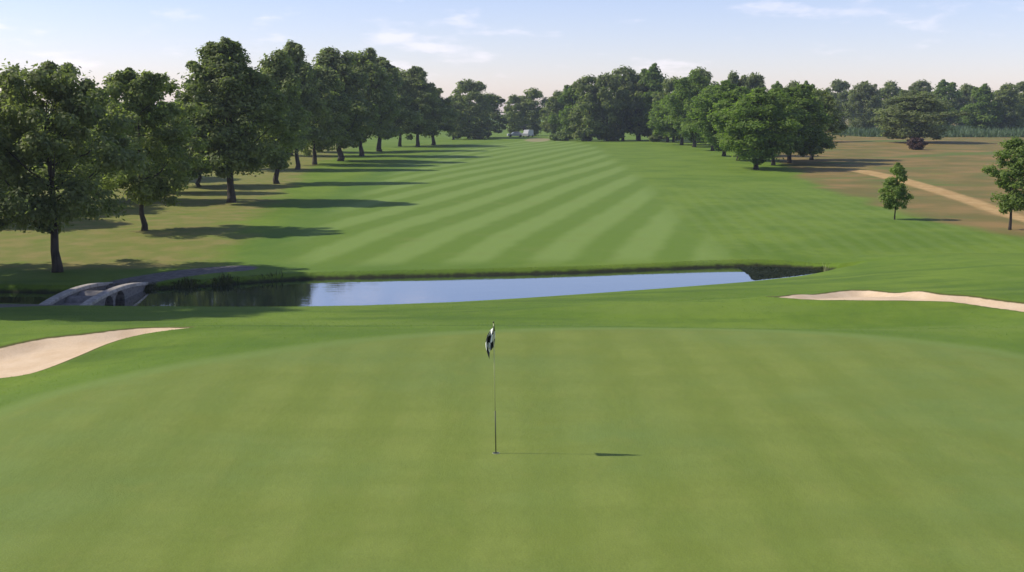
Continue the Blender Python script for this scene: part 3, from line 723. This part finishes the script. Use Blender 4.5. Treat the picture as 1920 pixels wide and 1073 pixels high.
# ------------------------------------------------------------------ flagstick and cup
fx, fy = at(930, 850); fz = float(zfinal(np.array([fx]), np.array([fy]))[0])
fs = empty('flagstick', (fx, fy, fz)); tag(fs, 'thin golf flagstick with a limp black and white flag standing in the putting green', 'flagstick')
P_DARK = NM('dark_paint').set(Base_Color=(.05, .06, .02), Roughness=.5); P_PALE = NM('pale_paint').set(Base_Color=(.50, .52, .24), Roughness=.45)
LEAN = -.035
m_ = MB(); m_.tube([(0, 0, -.12), (LEAN * .33, 0, .70)], .0095, 10); m_.build('lower_pole', [P_DARK], fs, True)
m_ = MB(); m_.tube([(LEAN * .33, 0, .70), (LEAN, 0, 2.13)], [.0075, .006], 10); m_.build('upper_pole', [P_PALE], fs, True)
m_ = MB(); m_.tube([(LEAN, 0, 2.13), (LEAN, 0, 2.145), (LEAN, 0, 2.16)], [.012, .013, .005], 10); m_.build('finial', [P_DARK], fs, True)
# limp flag: cloth folded against the pole
NU, NVV = 36, 30; Vf = []; Ff = []; Mf = []
for i in range(NU + 1):
    u_ = i / NU
    for j in range(NVV + 1):
        v_ = j / NVV
        fold = math.sin(u_ * math.pi * 4.2 + .4) * (.045 + .03 * v_)
        xx = LEAN + .004 - u_ * (.085 + .05 * math.sin(math.pi * min(1, v_ * .9))) + .018 * math.sin(v_ * 3 + u_ * 5)
        zz = 2.12 - v_ * (.36) - u_ ** 1.1 * .19 - .03 * math.sin(u_ * 9) * v_
        Vf.append((xx, fold * (.35 + u_), zz))
for i in range(NU):
    for j in range(NVV):
        a = i * (NVV + 1) + j; Ff.append((a, a + NVV + 1, a + NVV + 2, a + 1)); cu, cv = int(i / NU * 3), int(j / NVV * 3); Mf.append((cu + cv) % 2)
cb = NM('flag_black').set(Base_Color=(.012, .014, .010), Roughness=.8); cw = NM('flag_white').set(Base_Color=(.82, .84, .74), Roughness=.8)
me = bpy.data.meshes.new('flag'); me.from_pydata(Vf, [], Ff); me.materials.append(cb); me.materials.append(cw)
for p_, mi in zip(me.polygons, Mf): p_.material_index = mi; p_.use_smooth = True
link_mesh('flag', me, None, fs)
fl = bpy.data.objects['flag'] if 'flag' in bpy.data.objects else None
mod = fl.modifiers.new('thick', 'SOLIDIFY'); mod.thickness = .004
m_ = MB()
for r1, r2, z1, z2 in ((.054, .054, .006, -.1),):
    n = 20; Vc = [(r1 * math.cos(6.2832 * i / n), r1 * math.sin(6.2832 * i / n), z1) for i in range(n)] + [(.062 * math.cos(6.2832 * i / n), .062 * math.sin(6.2832 * i / n), z1) for i in range(n)] + [(.062 * math.cos(6.2832 * i / n), .062 * math.sin(6.2832 * i / n), -.05) for i in range(n)]
    m_.add(Vc, [(i, (i + 1) % n, n + (i + 1) % n, n + i) for i in range(n)] + [(n + i, n + (i + 1) % n, 2 * n + (i + 1) % n, 2 * n + i) for i in range(n)])
    m_.add([(r1 * math.cos(6.2832 * i / n), r1 * math.sin(6.2832 * i / n), .005) for i in range(n)], [tuple(range(n))], 1)
cup = m_.build('hole_cup', [NM('cup_rim').set(Base_Color=(.30, .32, .16), Roughness=.6), P_DARK]); cup.location = (fx, fy, fz)
tag(cup, 'small round hole at the foot of the flagstick', 'golf hole')

# ------------------------------------------------------------------ two pale vehicles far off
WHITE = NM('white_paint').set(Base_Color=(.52, .52, .50), Roughness=.35); GLS = NM('car_glass').set(Base_Color=(.02, .025, .03), Roughness=.08); TYR = NM('tyre').set(Base_Color=(.02, .02, .02), Roughness=.8)
def car(px, py, rz, L, label, high=False):
    x, y = at(px, py); e = empty('parked_car' if not high else 'parked_van', (x, y, float(z0(x, y))), rz); tag(e, label, 'car' if not high else 'van')
    Wc = 1.75; prof_ = [(-.5, .28), (-.5, .75), (-.47, .88), (-.22, .95), (-.10, 1.38), (.24, 1.42), (.40, 1.02), (.49, .92), (.5, .28)] if not high else [(-.5, .3), (-.5, 1.0), (-.40, 1.15), (-.30, 1.85), (-.22, 1.95), (.48, 1.95), (.5, 1.8), (.5, .3)]
    b_ = MB(); n = len(prof_); V1 = []
    for s_, ins in ((-1, 0), (1, 0)):
        for (u_, z) in prof_: V1.append((u_ * L, s_ * (Wc / 2 - (.16 if z > 1.1 else 0)), z))
    b_.add(V1, [(i, (i + 1) % n, n + (i + 1) % n, n + i) for i in range(n)] + [tuple(range(n - 1, -1, -1)), tuple(range(n, 2 * n))]); b_.build('body', [WHITE], e)
    for s_ in (-1, 1):
        q = MB()
        if not high: q.add([(u_ * L, s_ * (Wc / 2 - .10 + .03 * (1.3 - z)), z) for (u_, z) in ((-.17, 1.0), (-.085, 1.33), (.22, 1.35), (.34, 1.03))], [(0, 1, 2, 3)])
        else: q.add([(u_ * L, s_ * (Wc / 2 - .145), z) for (u_, z) in ((-.36, 1.2), (-.27, 1.75), (-.08, 1.75), (-.08, 1.2))], [(0, 1, 2, 3)])
        q.build('side_window', [GLS], e)
        for u_ in (-.32, .32):
            wv = MB(); wv.tube([(u_ * L, s_ * (Wc / 2 - .2), .31), (u_ * L, s_ * (Wc / 2 + .02), .31)], .31, 16); wv.build('wheel', [TYR], e)
car(966, 257, 0.15, 4.4, 'low white car parked far off under the trees at the end of the fairway')
car(990, 257, 1.2, 4.6, 'taller white van beside the low white car far off', True)

# ------------------------------------------------------------------ haze
HAZE = 0.00026
if HAZE > 0:
    hb = MB(); hb.box((0, 900, 10), (3000, 2600, 26)); hz_ = hb.build('haze'); tag(hz_, 'thin pale summer haze', 'haze', kind='stuff')
    hm_ = bpy.data.materials.new('haze'); hm_.use_nodes = True; t_ = hm_.node_tree; t_.nodes.clear()
    oo = t_.nodes.new('ShaderNodeOutputMaterial'); pv = t_.nodes.new('ShaderNodeVolumePrincipled')
    pv.inputs['Color'].default_value = (.80, .88, 1, 1); pv.inputs['Density'].default_value = HAZE; pv.inputs['Anisotropy'].default_value = .3
    t_.links.new(pv.outputs[0], oo.inputs['Volume']); hz_.data.materials.append(hm_)
